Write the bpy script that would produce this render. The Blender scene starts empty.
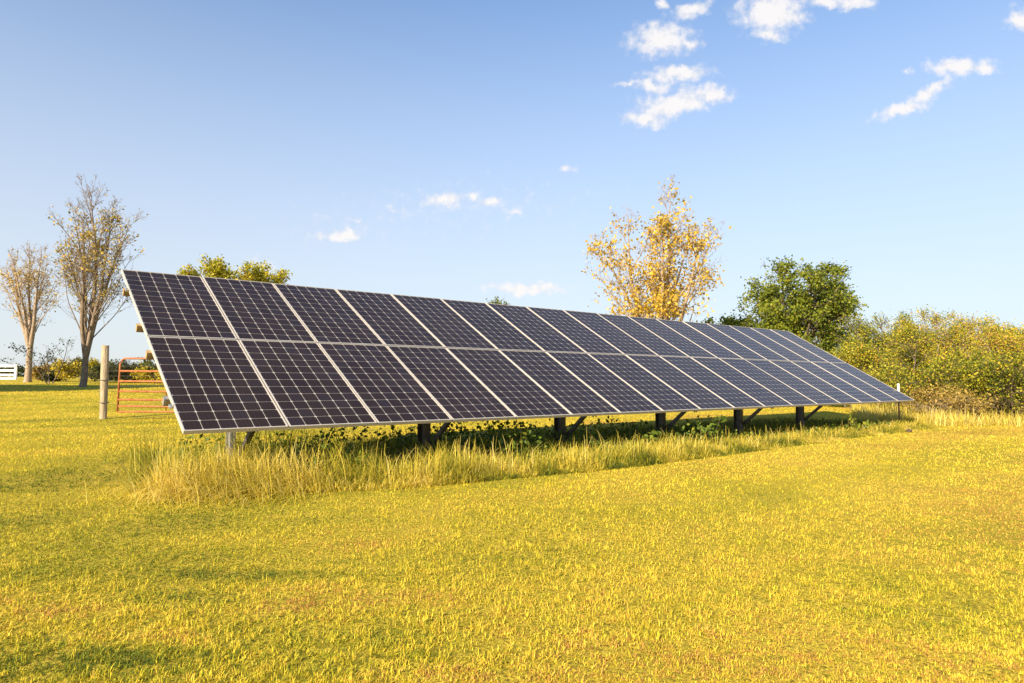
import bpy, math, random
import numpy as np
from mathutils import Matrix, Vector

PI = math.pi
R = math.radians
scn = bpy.context.scene
col = scn.collection

# ------------------------------------------------------------------ camera
F_PX, PITCH, ROLL = 679.6, 0.05461, 0.0044
CAM_H = 1.10
cam_d = bpy.data.cameras.new('camera')
cam = bpy.data.objects.new('camera', cam_d)
col.objects.link(cam)
cam_d.sensor_width = 36.0
cam_d.lens = F_PX / 1024 * 36.0
cam_d.clip_start = 0.05
cam_d.clip_end = 6000
cam.matrix_world = (Matrix.Translation((0, 0, CAM_H)) @ Matrix.Rotation(PI / 2 + PITCH, 4, 'X')
                    @ Matrix.Rotation(ROLL, 4, 'Z'))
scn.camera = cam
CAM_R = cam.matrix_world.to_3x3()


def pdir(px, py):
    """direction in the world of a pixel of the photograph"""
    return CAM_R @ Vector(((px - 512) / F_PX, -(py - 341.5) / F_PX, -1))


# ------------------------------------------------------------------ world
SUN_ELEV = R(25)
SUN_VEC = Vector((-1.20, -1.72, 0)).normalized() * math.cos(SUN_ELEV) + Vector((0, 0, math.sin(SUN_ELEV)))
SKY_STRENGTH = 0.083
world = bpy.data.worlds.new('World')
scn.world = world
world.use_nodes = True
wt = world.node_tree
wt.nodes.clear()


def N(t, kind, **kw):
    n = t.nodes.new(kind)
    for k, v in kw.items():
        if k == 'op':
            n.operation = v
        elif k.startswith('i_'):
            key = k[2:]
            n.inputs[int(key) if key.isdigit() else key].default_value = v
        else:
            setattr(n, k, v)
    return n


def L(t, a, b):
    t.links.new(a, b)


def mth(t, op, a, b=None, clamp=False):
    n = t.nodes.new('ShaderNodeMath')
    n.operation = op
    n.use_clamp = clamp
    for i, v in enumerate((a, b)):
        if v is None:
            continue
        if isinstance(v, (int, float)):
            n.inputs[i].default_value = v
        else:
            t.links.new(v, n.inputs[i])
    return n.outputs[0]


sky = N(wt, 'ShaderNodeTexSky', sky_type='NISHITA', sun_disc=False)
sky.sun_elevation = SUN_ELEV
sky.sun_rotation = math.atan2(SUN_VEC.x, SUN_VEC.y)
sky.air_density = 1.0
sky.dust_density = 0.6
sky.ozone_density = 2.2
sky.altitude = 200
tc = N(wt, 'ShaderNodeTexCoord')
sep = N(wt, 'ShaderNodeSeparateXYZ')
L(wt, tc.outputs['Generated'], sep.inputs[0])
yy = mth(wt, 'MAXIMUM', sep.outputs[1], 0.02)
cu = mth(wt, 'DIVIDE', sep.outputs[0], yy)
cv = mth(wt, 'DIVIDE', sep.outputs[2], yy)
uv = N(wt, 'ShaderNodeCombineXYZ')
L(wt, cu, uv.inputs[0])
L(wt, cv, uv.inputs[1])
nz = N(wt, 'ShaderNodeTexNoise', noise_dimensions='2D')
nz.inputs['Scale'].default_value = 26
nz.inputs['Detail'].default_value = 6
nz.inputs['Roughness'].default_value = 0.6
L(wt, uv.outputs[0], nz.inputs['Vector'])
sub = N(wt, 'ShaderNodeVectorMath', operation='SUBTRACT')
L(wt, nz.outputs['Color'], sub.inputs[0])
sub.inputs[1].default_value = (.5, .5, .5)
scl = N(wt, 'ShaderNodeVectorMath', operation='SCALE')
L(wt, sub.outputs[0], scl.inputs[0])
scl.inputs['Scale'].default_value = 0.034
wuv = N(wt, 'ShaderNodeVectorMath', operation='ADD')
L(wt, uv.outputs[0], wuv.inputs[0])
L(wt, scl.outputs[0], wuv.inputs[1])
flat_uv = N(wt, 'ShaderNodeVectorMath', operation='MULTIPLY')
L(wt, wuv.outputs[0], flat_uv.inputs[0])
flat_uv.inputs[1].default_value = (1, 1, 0)
# small fair-weather clouds of the sky: centre x, y, radii, tilt, weight
CLOUDS = [(660, 40, 31, 17, 5, 1), (691, 41, 13, 6, 0, .8), (662, 3, 10, 5, 0, .8), (691, 11, 22, 9, 20, .8),
          (680, 73, 33, 9, 3, 1), (628, 84, 15, 4, 5, .7), (652, 85, 22, 8, 0, .8), (674, 104, 40, 15, 12, 1),
          (712, 94, 22, 10, 0, 1), (647, 119, 20, 9, 5, .9), (771, 12, 36, 22, 0, 1.1), (768, 34, 16, 9, 0, .8),
          (827, 1, 22, 8, 0, .9), (854, 4, 22, 7, 0, .9), (1020, 18, 16, 12, 0, 1), (957, 67, 31, 10, 0, 1),
          (982, 67, 17, 7, 0, .9), (931, 91, 26, 8, 30, .9), (903, 109, 30, 7, 14, .95), (909, 71, 7, 4, 0, .55),
          (446, 199, 20, 8, 0, .9), (474, 197, 7, 5, 0, .7), (489, 203, 12, 6, 0, .8), (514, 211, 9, 3, 0, .6),
          (344, 235, 24, 5, 0, .8), (323, 237, 6, 3, 0, .6), (353, 219, 12, 3, 0, .45), (526, 288, 45, 6, 0, .85),
          (395, 211, 8, 4, 0, .4), (565, 170, 11, 4, 0, .6), (426, 212, 12, 3, 0, .35), (262, 263, 14, 6, 0, .6),
          (430, 199, 10, 4, 0, .5), (350, 228, 40, 12, 0, .12), (480, 205, 60, 14, 0, .12)]
acc = None
for (px, py, rx, ry, rot, wgt) in CLOUDS:
    d = pdir(px, py)
    mp = N(wt, 'ShaderNodeMapping', vector_type='TEXTURE')
    mp.inputs['Location'].default_value = (d.x / d.y, d.z / d.y, 0)
    mp.inputs['Rotation'].default_value = (0, 0, R(rot))
    k = 1.32 / F_PX
    mp.inputs['Scale'].default_value = (rx * k, ry * k, 1)
    L(wt, flat_uv.outputs[0], mp.inputs['Vector'])
    ln = N(wt, 'ShaderNodeVectorMath', operation='LENGTH')
    L(wt, mp.outputs[0], ln.inputs[0])
    v = mth(wt, 'SUBTRACT', 1.0, ln.outputs['Value'])
    v = mth(wt, 'MULTIPLY', v, wgt)
    acc = v if acc is None else mth(wt, 'SMOOTH_MAX', acc, v)
for n in wt.nodes:
    if n.bl_idname == 'ShaderNodeMath' and n.operation == 'SMOOTH_MAX':
        n.inputs[2].default_value = 0.3
nz2 = N(wt, 'ShaderNodeTexNoise', noise_dimensions='2D')
nz2.inputs['Scale'].default_value = 60
nz2.inputs['Detail'].default_value = 7
nz2.inputs['Roughness'].default_value = 0.56
L(wt, uv.outputs[0], nz2.inputs['Vector'])
fr = mth(wt, 'MULTIPLY', mth(wt, 'SUBTRACT', nz2.outputs['Fac'], 0.5), 0.9)
dens = mth(wt, 'ADD', acc, fr)
mr = N(wt, 'ShaderNodeMapRange', interpolation_type='SMOOTHERSTEP')
L(wt, dens, mr.inputs['Value'])
mr.inputs['From Min'].default_value = -0.12
mr.inputs['From Max'].default_value = 0.85
front = mth(wt, 'GREATER_THAN', sep.outputs[1], 0.05)
cmask = mth(wt, 'MULTIPLY', mr.outputs[0], front)
cmask = mth(wt, 'MULTIPLY', cmask, 0.93)
# thin high haze of the sky close to the horizon is part of the air
hz = N(wt, 'ShaderNodeMapRange', interpolation_type='SMOOTHSTEP')
L(wt, sep.outputs[2], hz.inputs['Value'])
hz.inputs['From Min'].default_value = -0.02
hz.inputs['From Max'].default_value = 0.70
hz.inputs['To Min'].default_value = 0.85
hz.inputs['To Max'].default_value = 0.0
SKYMUL = N(wt, 'ShaderNodeMix', data_type='RGBA', blend_type='MULTIPLY')
SKYMUL.inputs[0].default_value = 1
L(wt, sky.outputs[0], SKYMUL.inputs[6])
SKYMUL.inputs[7].default_value = (.74, 1.05, 1.26, 1)
hmix = N(wt, 'ShaderNodeMix', data_type='RGBA')
L(wt, hz.outputs[0], hmix.inputs[0])
L(wt, SKYMUL.outputs[2], hmix.inputs[6])
hmix.inputs[7].default_value = (4.35, 4.38, 4.5, 1)
cmix = N(wt, 'ShaderNodeMix', data_type='RGBA')
L(wt, cmask, cmix.inputs[0])
L(wt, hmix.outputs[2], cmix.inputs[6])
csh = N(wt, 'ShaderNodeMix', data_type='RGBA')
cs_ = N(wt, 'ShaderNodeMapRange')
L(wt, mth(wt, 'ADD', mth(wt, 'MULTIPLY', acc, 0.35), nz2.outputs['Fac']), cs_.inputs['Value'])
cs_.inputs['From Min'].default_value = 0.40
cs_.inputs['From Max'].default_value = 0.75
L(wt, cs_.outputs[0], csh.inputs[0])
csh.inputs[6].default_value = (4.3, 4.35, 4.7, 1)
csh.inputs[7].default_value = (5.5, 5.3, 5.2, 1)
L(wt, csh.outputs[2], cmix.inputs[7])
bg = N(wt, 'ShaderNodeBackground')
bg.inputs['Strength'].default_value = SKY_STRENGTH
L(wt, cmix.outputs[2], bg.inputs['Color'])
wo = N(wt, 'ShaderNodeOutputWorld')
L(wt, bg.outputs[0], wo.inputs['Surface'])

# ------------------------------------------------------------------ sun
sun_d = bpy.data.lights.new('sun', 'SUN')
sun_d.energy = 5.0
sun_d.angle = R(0.55)
sun_d.color = (1.0, 0.83, 0.58)
sun = bpy.data.objects.new('sun', sun_d)
col.objects.link(sun)
sun.rotation_euler = SUN_VEC.to_track_quat('Z', 'Y').to_euler()
sun.location = (-20, -25, 20)

scn.view_settings.view_transform = 'Standard'
scn.view_settings.look = 'None'
scn.view_settings.gamma = 1
scn.view_settings.use_curve_mapping = False
scn.view_settings.exposure = 1.15
scn.render.engine = 'CYCLES'
scn.cycles.max_bounces = 6
scn.cycles.transparent_max_bounces = 6
scn.cycles.diffuse_bounces = 3
scn.cycles.sample_clamp_indirect = 6

# ------------------------------------------------------------------ numeric helpers


def vnoise(x, y, seed=0):
    """smooth 2-D value noise in 0..1"""
    x = np.asarray(x, float)
    y = np.asarray(y, float)
    xi = np.floor(x).astype(np.int64)
    yi = np.floor(y).astype(np.int64)
    xf = x - xi
    yf = y - yi
    xf = xf * xf * (3 - 2 * xf)
    yf = yf * yf * (3 - 2 * yf)

    def h(a, b):
        n = (a * 374761393 + b * 668265263 + seed * 974711) & 0x7fffffff
        n = ((n ^ (n >> 13)) * 1274126177) & 0x7fffffff
        n = n ^ (n >> 16)
        return (n & 0xffff) / 65535.0
    return ((h(xi, yi) * (1 - xf) + h(xi + 1, yi) * xf) * (1 - yf)
            + (h(xi, yi + 1) * (1 - xf) + h(xi + 1, yi + 1) * xf) * yf)


def fbm(x, y, seed=0, oct=3):
    s, a, t = 0, .5, 0
    for i in range(oct):
        s = s + a * vnoise(x * 2 ** i, y * 2 ** i, seed + i * 17)
        t += a
        a *= .5
    return s / t


def sstep(a, b, x):
    t = np.clip((np.asarray(x, float) - a) / (b - a), 0, 1)
    return t * t * (3 - 2 * t)


def terrain(x, y):
    x = np.asarray(x, float)
    y = np.asarray(y, float)
    rise = 0.037 * np.clip(y - 17.5, 0, None) * sstep(2, -9, x)
    rise = 0.95 * np.tanh(rise / 0.95)
    und = 0.05 * (fbm(x * .35, y * .35, 3, 2) - .5) * sstep(1.0, 5.0, y)
    return rise + und


def tz(x, y):
    return float(terrain(x, y))


def at(px, Y, py=None):
    """world x at depth Y under pixel column px"""
    d = pdir(px, 380 if py is None else py)
    return d.x / d.y * Y


def ztop(px, py, Y):
    d = pdir(px, py)
    return CAM_H + d.z / d.y * Y


# ------------------------------------------------------------------ mesh helpers
class MB:
    def __init__(s):
        s.v, s.f, s.mi = [], [], []
        s.cur = 0

    def add(s, vs, fs, M=None):
        b = len(s.v)
        for p in vs:
            s.v.append(tuple(M @ Vector(p)) if M is not None else tuple(p))
        for f in fs:
            s.f.append([b + i for i in f])
            s.mi.append(s.cur)

    def box(s, c, d, M=None, bev=0.0):
        x, y, z = (q / 2 for q in d)
        if bev <= 0:
            vs = [(c[0] + a * x, c[1] + b * y, c[2] + e * z) for e in (-1, 1) for b in (-1, 1) for a in (-1, 1)]
            s.add(vs, [(0, 2, 3, 1), (4, 5, 7, 6), (0, 1, 5, 4), (2, 6, 7, 3), (0, 4, 6, 2), (1, 3, 7, 5)], M)
        else:
            prof = [(-x + bev, -y), (x - bev, -y), (x, -y + bev), (x, y - bev), (x - bev, y), (-x + bev, y), (-x, y - bev), (-x, -y + bev)]
            rings = []
            for zz, sc in ((-z, 1), (-z + bev, 0), (z - bev, 0), (z, 1)):
                rings.append([(c[0] + px * (1 - sc * bev / max(x, 1e-6)), c[1] + py * (1 - sc * bev / max(y, 1e-6)), c[2] + zz) for px, py in prof])
            s.loft(rings, True, M)

    def loft(s, rings, caps=True, M=None):
        n = len(rings[0])
        vs = [p for r in rings for p in r]
        fs = []
        for i in range(len(rings) - 1):
            for j in range(n):
                k = (j + 1) % n
                fs.append((i * n + j, i * n + k, (i + 1) * n + k, (i + 1) * n + j))
        if caps:
            fs.append(tuple(reversed(range(n))))
            fs.append(tuple((len(rings) - 1) * n + j for j in range(n)))
        s.add(vs, fs, M)

    def tube(s, pts, rad, n=8, M=None, caps=True):
        pts = [Vector(p) for p in pts]
        rings = []
        for i, p in enumerate(pts):
            a = pts[max(i - 1, 0)]
            b = pts[min(i + 1, len(pts) - 1)]
            t = (b - a).normalized()
            ref = Vector((0, 0, 1)) if abs(t.z) < .9 else Vector((1, 0, 0))
            u = t.cross(ref).normalized()
            w = t.cross(u)
            r = rad[i] if isinstance(rad, (list, tuple)) else rad
            rings.append([tuple(p + (u * math.cos(2 * PI * k / n) + w * math.sin(2 * PI * k / n)) * r) for k in range(n)])
        s.loft(rings, caps, M)

    def beam(s, a, b, w, h, M=None, up=(0, 0, 1)):
        a, b = Vector(a), Vector(b)
        t = (b - a).normalized()
        u = t.cross(Vector(up)).normalized()
        q = u.cross(t)
        rings = []
        for p in (a, b):
            rings.append([tuple(p + u * (i * w / 2) + q * (j * h / 2)) for i, j in ((-1, -1), (1, -1), (1, 1), (-1, 1))])
        s.loft(rings, True, M)

    def build(s, name, mat, parent=None, smooth=False, loc=None, rot=None):
        me = bpy.data.meshes.new(name)
        me.from_pydata(s.v, [], s.f)
        mats = mat if isinstance(mat, (list, tuple)) else [mat]
        for m in mats:
            me.materials.append(m)
        if len(mats) > 1:
            me.polygons.foreach_set('material_index', s.mi)
        if smooth:
            me.polygons.foreach_set('use_smooth', [True] * len(s.f))
        me.update()
        o = bpy.data.objects.new(name, me)
        col.objects.link(o)
        if parent:
            o.parent = parent
        if loc is not None:
            o.location = loc
        if rot is not None:
            o.rotation_euler = rot
        return o


def np_mesh(name, verts, quads, mat, parent=None, tint=None, smooth=False, tris=False):
    """fast mesh from numpy arrays; tint = one float per vertex (colour variety, for the lawn with painted shade too)"""
    me = bpy.data.meshes.new(name)
    nv, nf = len(verts), len(quads)
    k = quads.shape[1]
    me.vertices.add(nv)
    me.vertices.foreach_set('co', np.ascontiguousarray(verts, np.float32).ravel())
    me.loops.add(nf * k)
    me.polygons.add(nf)
    me.loops.foreach_set('vertex_index', np.ascontiguousarray(quads, np.int32).ravel())
    me.polygons.foreach_set('loop_start', np.arange(0, nf * k, k, dtype=np.int32))
    me.polygons.foreach_set('loop_total', np.full(nf, k, dtype=np.int32))
    if smooth:
        me.polygons.foreach_set('use_smooth', np.ones(nf, bool))
    if tint is not None:
        a = me.attributes.new('tint', 'FLOAT', 'POINT')
        a.data.foreach_set('value', np.ascontiguousarray(tint, np.float32))
    me.materials.append(mat)
    me.update(calc_edges=True)
    me.validate()
    o = bpy.data.objects.new(name, me)
    col.objects.link(o)
    if parent:
        o.parent = parent
    return o


def tag(o, label=None, cat=None, group=None, kind=None):
    if label:
        o['label'] = label
    if cat:
        o['category'] = cat
    if group:
        o['group'] = group
    if kind:
        o['kind'] = kind
    return o


def empty(name, loc, rz=0):
    o = bpy.data.objects.new(name, None)
    o.empty_display_size = .2
    o.location = loc
    o.rotation_euler = (0, 0, rz)
    col.objects.link(o)
    return o


def copy_tree(o, parent=None):
    c = o.copy()
    col.objects.link(c)
    c.parent = parent
    for ch in [x for x in bpy.data.objects if x.parent == o]:
        copy_tree(ch, c)
    return c


# ------------------------------------------------------------------ materials
def mat_new(name):
    m = bpy.data.materials.new(name)
    m.use_nodes = True
    t = m.node_tree
    t.nodes.clear()
    out = N(t, 'ShaderNodeOutputMaterial')
    return m, t, out


def ramp(t, fac, stops):
    r = N(t, 'ShaderNodeValToRGB')
    e = r.color_ramp.elements
    while len(e) < len(stops):
        e.new(.5)
    for el, (p, c) in zip(e, stops):
        el.position = p
        el.color = (*c, 1)
    L(t, fac, r.inputs[0])
    return r.outputs[0]


def foliage_mat(name, stops, trans=0.35, rough=.55, spec=.25):
    """leaf or blade: colour by the stored tint, a share of the light passes through"""
    m, t, out = mat_new(name)
    at_ = N(t, 'ShaderNodeAttribute', attribute_name='tint')
    c = ramp(t, at_.outputs['Fac'], stops)
    p = N(t, 'ShaderNodeBsdfPrincipled')
    p.inputs['Roughness'].default_value = rough
    p.inputs['Specular IOR Level'].default_value = spec
    L(t, c, p.inputs['Base Color'])
    tr = N(t, 'ShaderNodeBsdfTranslucent')
    L(t, c, tr.inputs['Color'])
    mx = N(t, 'ShaderNodeMixShader')
    mx.inputs[0].default_value = trans
    L(t, p.outputs[0], mx.inputs[1])
    L(t, tr.outputs[0], mx.inputs[2])
    L(t, mx.outputs[0], out.inputs['Surface'])
    return m


def simple_mat(name, c1, c2, scale=8, rough=.6, metal=0.0, bump=0.0, stretch=(1, 1, 1), detail=5, spec=.4):
    m, t, out = mat_new(name)
    tc = N(t, 'ShaderNodeTexCoord')
    mp = N(t, 'ShaderNodeMapping')
    mp.inputs['Scale'].default_value = stretch
    L(t, tc.outputs['Object'], mp.inputs[0])
    nz = N(t, 'ShaderNodeTexNoise')
    nz.inputs['Scale'].default_value = scale
    nz.inputs['Detail'].default_value = detail
    nz.inputs['Roughness'].default_value = .65
    L(t, mp.outputs[0], nz.inputs['Vector'])
    c = ramp(t, nz.outputs['Fac'], [(.32, c1), (.68, c2)])
    p = N(t, 'ShaderNodeBsdfPrincipled')
    p.inputs['Roughness'].default_value = rough
    p.inputs['Metallic'].default_value = metal
    p.inputs['Specular IOR Level'].default_value = spec
    L(t, c, p.inputs['Base Color'])
    if bump:
        b = N(t, 'ShaderNodeBump')
        b.inputs['Strength'].default_value = bump
        b.inputs['Distance'].default_value = .02
        L(t, nz.outputs['Fac'], b.inputs['Height'])
        L(t, b.outputs[0], p.inputs['Normal'])
    L(t, p.outputs[0], out.inputs['Surface'])
    return m


M_FRAME = simple_mat('aluminium_frame', (.46, .43, .39), (.56, .52, .47), 30, .42, .2)
M_GALV = simple_mat('galvanised_steel', (.30, .29, .28), (.42, .41, .39), 14, .5, .6)
M_GALV_SHADE = simple_mat('shaded_galvanised_steel', (.07, .06, .055), (.16, .145, .13), 14, .55, .4)  # darker copy of the galvanised steel, shade under the panels put into the colour
M_PURLIN = simple_mat('purlin_tan', (.30, .20, .09), (.42, .29, .14), 20, .7, 0, .2)
M_POSTWOOD = simple_mat('weathered_timber', (.22, .165, .10), (.46, .38, .27), 7, .9, 0, .5, (6, 6, .7))
M_RUST = simple_mat('rusty_red_tube', (.24, .06, .02), (.40, .17, .06), 9, .6, .1, .1)
M_TSTEEL = simple_mat('dark_fence_steel', (.05, .055, .05), (.11, .11, .1), 12, .7, .3)
M_WHITE = simple_mat('white_paint', (.72, .71, .68), (.82, .81, .79), 6, .55)
M_WIRE = simple_mat('fence_wire', (.14, .13, .12), (.2, .19, .18), 10, .6, .6)
M_BARK_PALE = simple_mat('pale_bark', (.17, .125, .09), (.44, .34, .25), 5, .9, 0, .8, (3, 3, .8))
M_BARK_SHADE = simple_mat('shade_darkened_bark', (.09, .07, .055), (.30, .225, .165), 5, .9, 0, .8, (3, 3, .8))  # pale bark darkened to stand in for shade on the trunk
M_BARK_DARK = simple_mat('dark_bark', (.07, .052, .04), (.19, .145, .105), 6, .9, 0, .8, (3, 3, .8))
M_STONE = simple_mat('dark_clod', (.05, .035, .025), (.1, .07, .05), 12, .9, 0, .5)
M_CLAMP = simple_mat('clamp_metal', (.5, .5, .5), (.7, .7, .7), 20, .35, .8)
M_CABLE = simple_mat('black_box_plastic', (.03, .03, .03), (.05, .05, .05), 20, .5)

GRASS_STOPS = [(0.0, (.08, .12, .016)), (.25, (.32, .32, .022)), (.5, (.64, .51, .034)), (.75, (.82, .60, .07)),
               (1.0, (.44, .22, .06))]
M_BLADE = foliage_mat('lawn_blade', GRASS_STOPS, .14, .65, .12)
M_TALL = foliage_mat('tall_grass_blade', [(0, (.08, .12, .014)), (.3, (.20, .22, .02)), (.6, (.62, .50, .045)), (.85, (.80, .62, .12)),
                                          (1, (.84, .70, .24))], .4)
M_WEED = foliage_mat('weed_leaf', [(0, (.05, .09, .012)), (.5, (.12, .17, .018)), (1, (.28, .28, .03))], .3)

# ground material: thatch and short turf, with fine dark specks
m, t, out = mat_new('turf_ground')
tcg = N(t, 'ShaderNodeTexCoord')
n1 = N(t, 'ShaderNodeTexNoise')
n1.inputs['Scale'].default_value = .35
n1.inputs['Detail'].default_value = 6
n1.inputs['Roughness'].default_value = .6
L(t, tcg.outputs['Object'], n1.inputs['Vector'])
n2 = N(t, 'ShaderNodeTexNoise')
n2.inputs['Scale'].default_value = 9
n2.inputs['Detail'].default_value = 8
n2.inputs['Roughness'].default_value = .75
L(t, tcg.outputs['Object'], n2.inputs['Vector'])
n3 = N(t, 'ShaderNodeTexNoise')
n3.inputs['Scale'].default_value = 55
n3.inputs['Detail'].default_value = 4
n3.inputs['Roughness'].default_value = .7
L(t, tcg.outputs['Object'], n3.inputs['Vector'])
mixv = mth(t, 'ADD', mth(t, 'MULTIPLY', n1.outputs['Fac'], .5), mth(t, 'MULTIPLY', n2.outputs['Fac'], .5))
cA = ramp(t, mixv, [(.34, (.36, .37, .025)), (.46, (.55, .455, .045)), (.56, (.70, .54, .065)), (.68, (.70, .50, .09))])
cB = ramp(t, n3.outputs['Fac'], [(.36, (.10, .08, .06)), (.45, (.55, .5, .42)), (.54, (1.1, 1.05, .95))])
mm = N(t, 'ShaderNodeMix', data_type='RGBA', blend_type='MULTIPLY')
mm.inputs[0].default_value = .8
L(t, cA, mm.inputs[6])
L(t, cB, mm.inputs[7])
pg = N(t, 'ShaderNodeBsdfPrincipled')
pg.inputs['Roughness'].default_value = .9
pg.inputs['Specular IOR Level'].default_value = .1
L(t, mm.outputs[2], pg.inputs['Base Color'])
bm_ = N(t, 'ShaderNodeBump')
bm_.inputs['Strength'].default_value = .9
bm_.inputs['Distance'].default_value = .06
L(t, mth(t, 'ADD', n2.outputs['Fac'], mth(t, 'MULTIPLY', n3.outputs['Fac'], .5)), bm_.inputs['Height'])
L(t, bm_.outputs[0], pg.inputs['Normal'])
L(t, pg.outputs[0], out.inputs['Surface'])
M_GROUND = m

# photovoltaic cells under glass: 6 x 12 cells, white gaps, clipped corners
CW, CH = 0.1590, 0.1560
PW, PH = 0.985, 1.903
m, t, out = mat_new('photovoltaic_glass')
tcc = N(t, 'ShaderNodeTexCoord')
sp = N(t, 'ShaderNodeSeparateXYZ')
L(t, tcc.outputs['Object'], sp.inputs[0])
gx = mth(t, 'DIVIDE', mth(t, 'SUBTRACT', sp.outputs[0], (PW - 6 * CW) / 2), CW)
gy = mth(t, 'DIVIDE', mth(t, 'SUBTRACT', sp.outputs[1], (PH - 12 * CH) / 2), CH)
fx = mth(t, 'FRACT', gx)
fy = mth(t, 'FRACT', gy)
ax = mth(t, 'MULTIPLY', mth(t, 'SUBTRACT', .5, mth(t, 'ABSOLUTE', mth(t, 'SUBTRACT', fx, .5))), CW)
ay = mth(t, 'MULTIPLY', mth(t, 'SUBTRACT', .5, mth(t, 'ABSOLUTE', mth(t, 'SUBTRACT', fy, .5))), CH)
g1 = mth(t, 'LESS_THAN', ax, .0026)
g2 = mth(t, 'LESS_THAN', ay, .0015)
g3 = mth(t, 'LESS_THAN', mth(t, 'ADD', ax, ay), .0175)
g = mth(t, 'MAXIMUM', mth(t, 'MAXIMUM', g1, g2), g3)
for src, hi in ((gx, 6), (gy, 12)):
    g = mth(t, 'MAXIMUM', g, mth(t, 'LESS_THAN', src, 0.0))
    g = mth(t, 'MAXIMUM', g, mth(t, 'GREATER_THAN', src, float(hi)))
# busbars
b3 = mth(t, 'FRACT', mth(t, 'MULTIPLY', gx, 4.0))
bb = mth(t, 'MULTIPLY', mth(t, 'LESS_THAN', mth(t, 'ABSOLUTE', mth(t, 'SUBTRACT', b3, .5)), .022), .15)
wn = N(t, 'ShaderNodeTexWhiteNoise', noise_dimensions='3D')
oi = N(t, 'ShaderNodeObjectInfo')
cx = N(t, 'ShaderNodeCombineXYZ')
L(t, mth(t, 'FLOOR', gx), cx.inputs[0])
L(t, mth(t, 'FLOOR', gy), cx.inputs[1])
L(t, mth(t, 'MULTIPLY', oi.outputs['Random'], 97.0), cx.inputs[2])
L(t, cx.outputs[0], wn.inputs['Vector'])
cc = ramp(t, wn.outputs['Value'], [(0, (.013, .006, .004)), (.7, (.018, .009, .006)), (1, (.016, .010, .012))])
k1 = N(t, 'ShaderNodeMix', data_type='RGBA')
L(t, bb, k1.inputs[0])
L(t, cc, k1.inputs[6])
k1.inputs[7].default_value = (.16, .15, .15, 1)
k2 = N(t, 'ShaderNodeMix', data_type='RGBA')
L(t, g, k2.inputs[0])
L(t, k1.outputs[2], k2.inputs[6])
k2.inputs[7].default_value = (.42, .385, .34, 1)
dn = N(t, 'ShaderNodeTexNoise')
dn.inputs['Scale'].default_value = 2.5
dn.inputs['Detail'].default_value = 6
tcw = N(t, 'ShaderNodeVectorMath', operation='ADD')
L(t, tcc.outputs['Object'], tcw.inputs[0])
L(t, oi.outputs['Location'], tcw.inputs[1])
L(t, tcw.outputs[0], dn.inputs['Vector'])
# thin film of dust on the glass
k3 = N(t, 'ShaderNodeMix', data_type='RGBA')
L(t, mth(t, 'MULTIPLY', dn.outputs['Fac'], .035), k3.inputs[0])
L(t, k2.outputs[2], k3.inputs[6])
k3.inputs[7].default_value = (.42, .33, .26, 1)
pv = N(t, 'ShaderNodeBsdfPrincipled')
L(t, k3.outputs[2], pv.inputs['Base Color'])
pv.inputs['Roughness'].default_value = .55
pv.inputs['Specular IOR Level'].default_value = .1
pv.inputs['Coat Weight'].default_value = .6
pv.inputs['Coat IOR'].default_value = 1.30
rr = N(t, 'ShaderNodeMapRange')
L(t, dn.outputs['Fac'], rr.inputs['Value'])
rr.inputs['To Min'].default_value = .10
rr.inputs['To Max'].default_value = .26
L(t, rr.outputs[0], pv.inputs['Coat Roughness'])
L(t, pv.outputs[0], out.inputs['Surface'])
M_PV = m

# ------------------------------------------------------------------ ground
def axis(lo, hi, near, far, n):
    u = np.linspace(-1, 1, n)
    s = np.sinh(u * 6.2) / np.sinh(6.2)
    return s


gx_ = np.concatenate([-np.geomspace(26, 2500, 26)[::-1], np.arange(-25, 25.01, .5), np.geomspace(26, 2500, 26)])
gy_ = np.concatenate([-np.geomspace(4, 1500, 16)[::-1], np.arange(-3, 62.01, .5), np.geomspace(64, 4500, 30)])
GX, GY = np.meshgrid(gx_, gy_)
GZ = terrain(GX, GY)
vv = np.stack([GX.ravel(), GY.ravel(), GZ.ravel()], 1)
nx, ny = len(gx_), len(gy_)
ii, jj = np.meshgrid(np.arange(nx - 1), np.arange(ny - 1))
q0 = (jj * nx + ii).ravel()
quads = np.stack([q0, q0 + 1, q0 + nx + 1, q0 + nx], 1)
ground = np_mesh('ground', vv, quads, M_GROUND, smooth=True)
tag(ground, 'mown yellow green lawn under and around the solar array', 'ground', kind='structure')

# ------------------------------------------------------------------ solar array
YAW, TILT = 0.688512, 0.521273
A0 = Vector((-3.01557, 6.27194, 0))
A_Z = CAM_H - 0.49556           # height of the lower edge
PITCH_X, PITCH_Y = 1.0, 1.92095
e_ = Vector((math.cos(YAW), math.sin(YAW), 0))
n_ = Vector((-math.sin(YAW), math.cos(YAW), 0))


def arr(s, D, z=0):
    return A0 + e_ * s + n_ * D + Vector((0, 0, z))


array = empty('solar_array', A0, YAW)
tag(array, 'long ground mounted solar array of black panels in two rows with pale frames', 'solar array')


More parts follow.
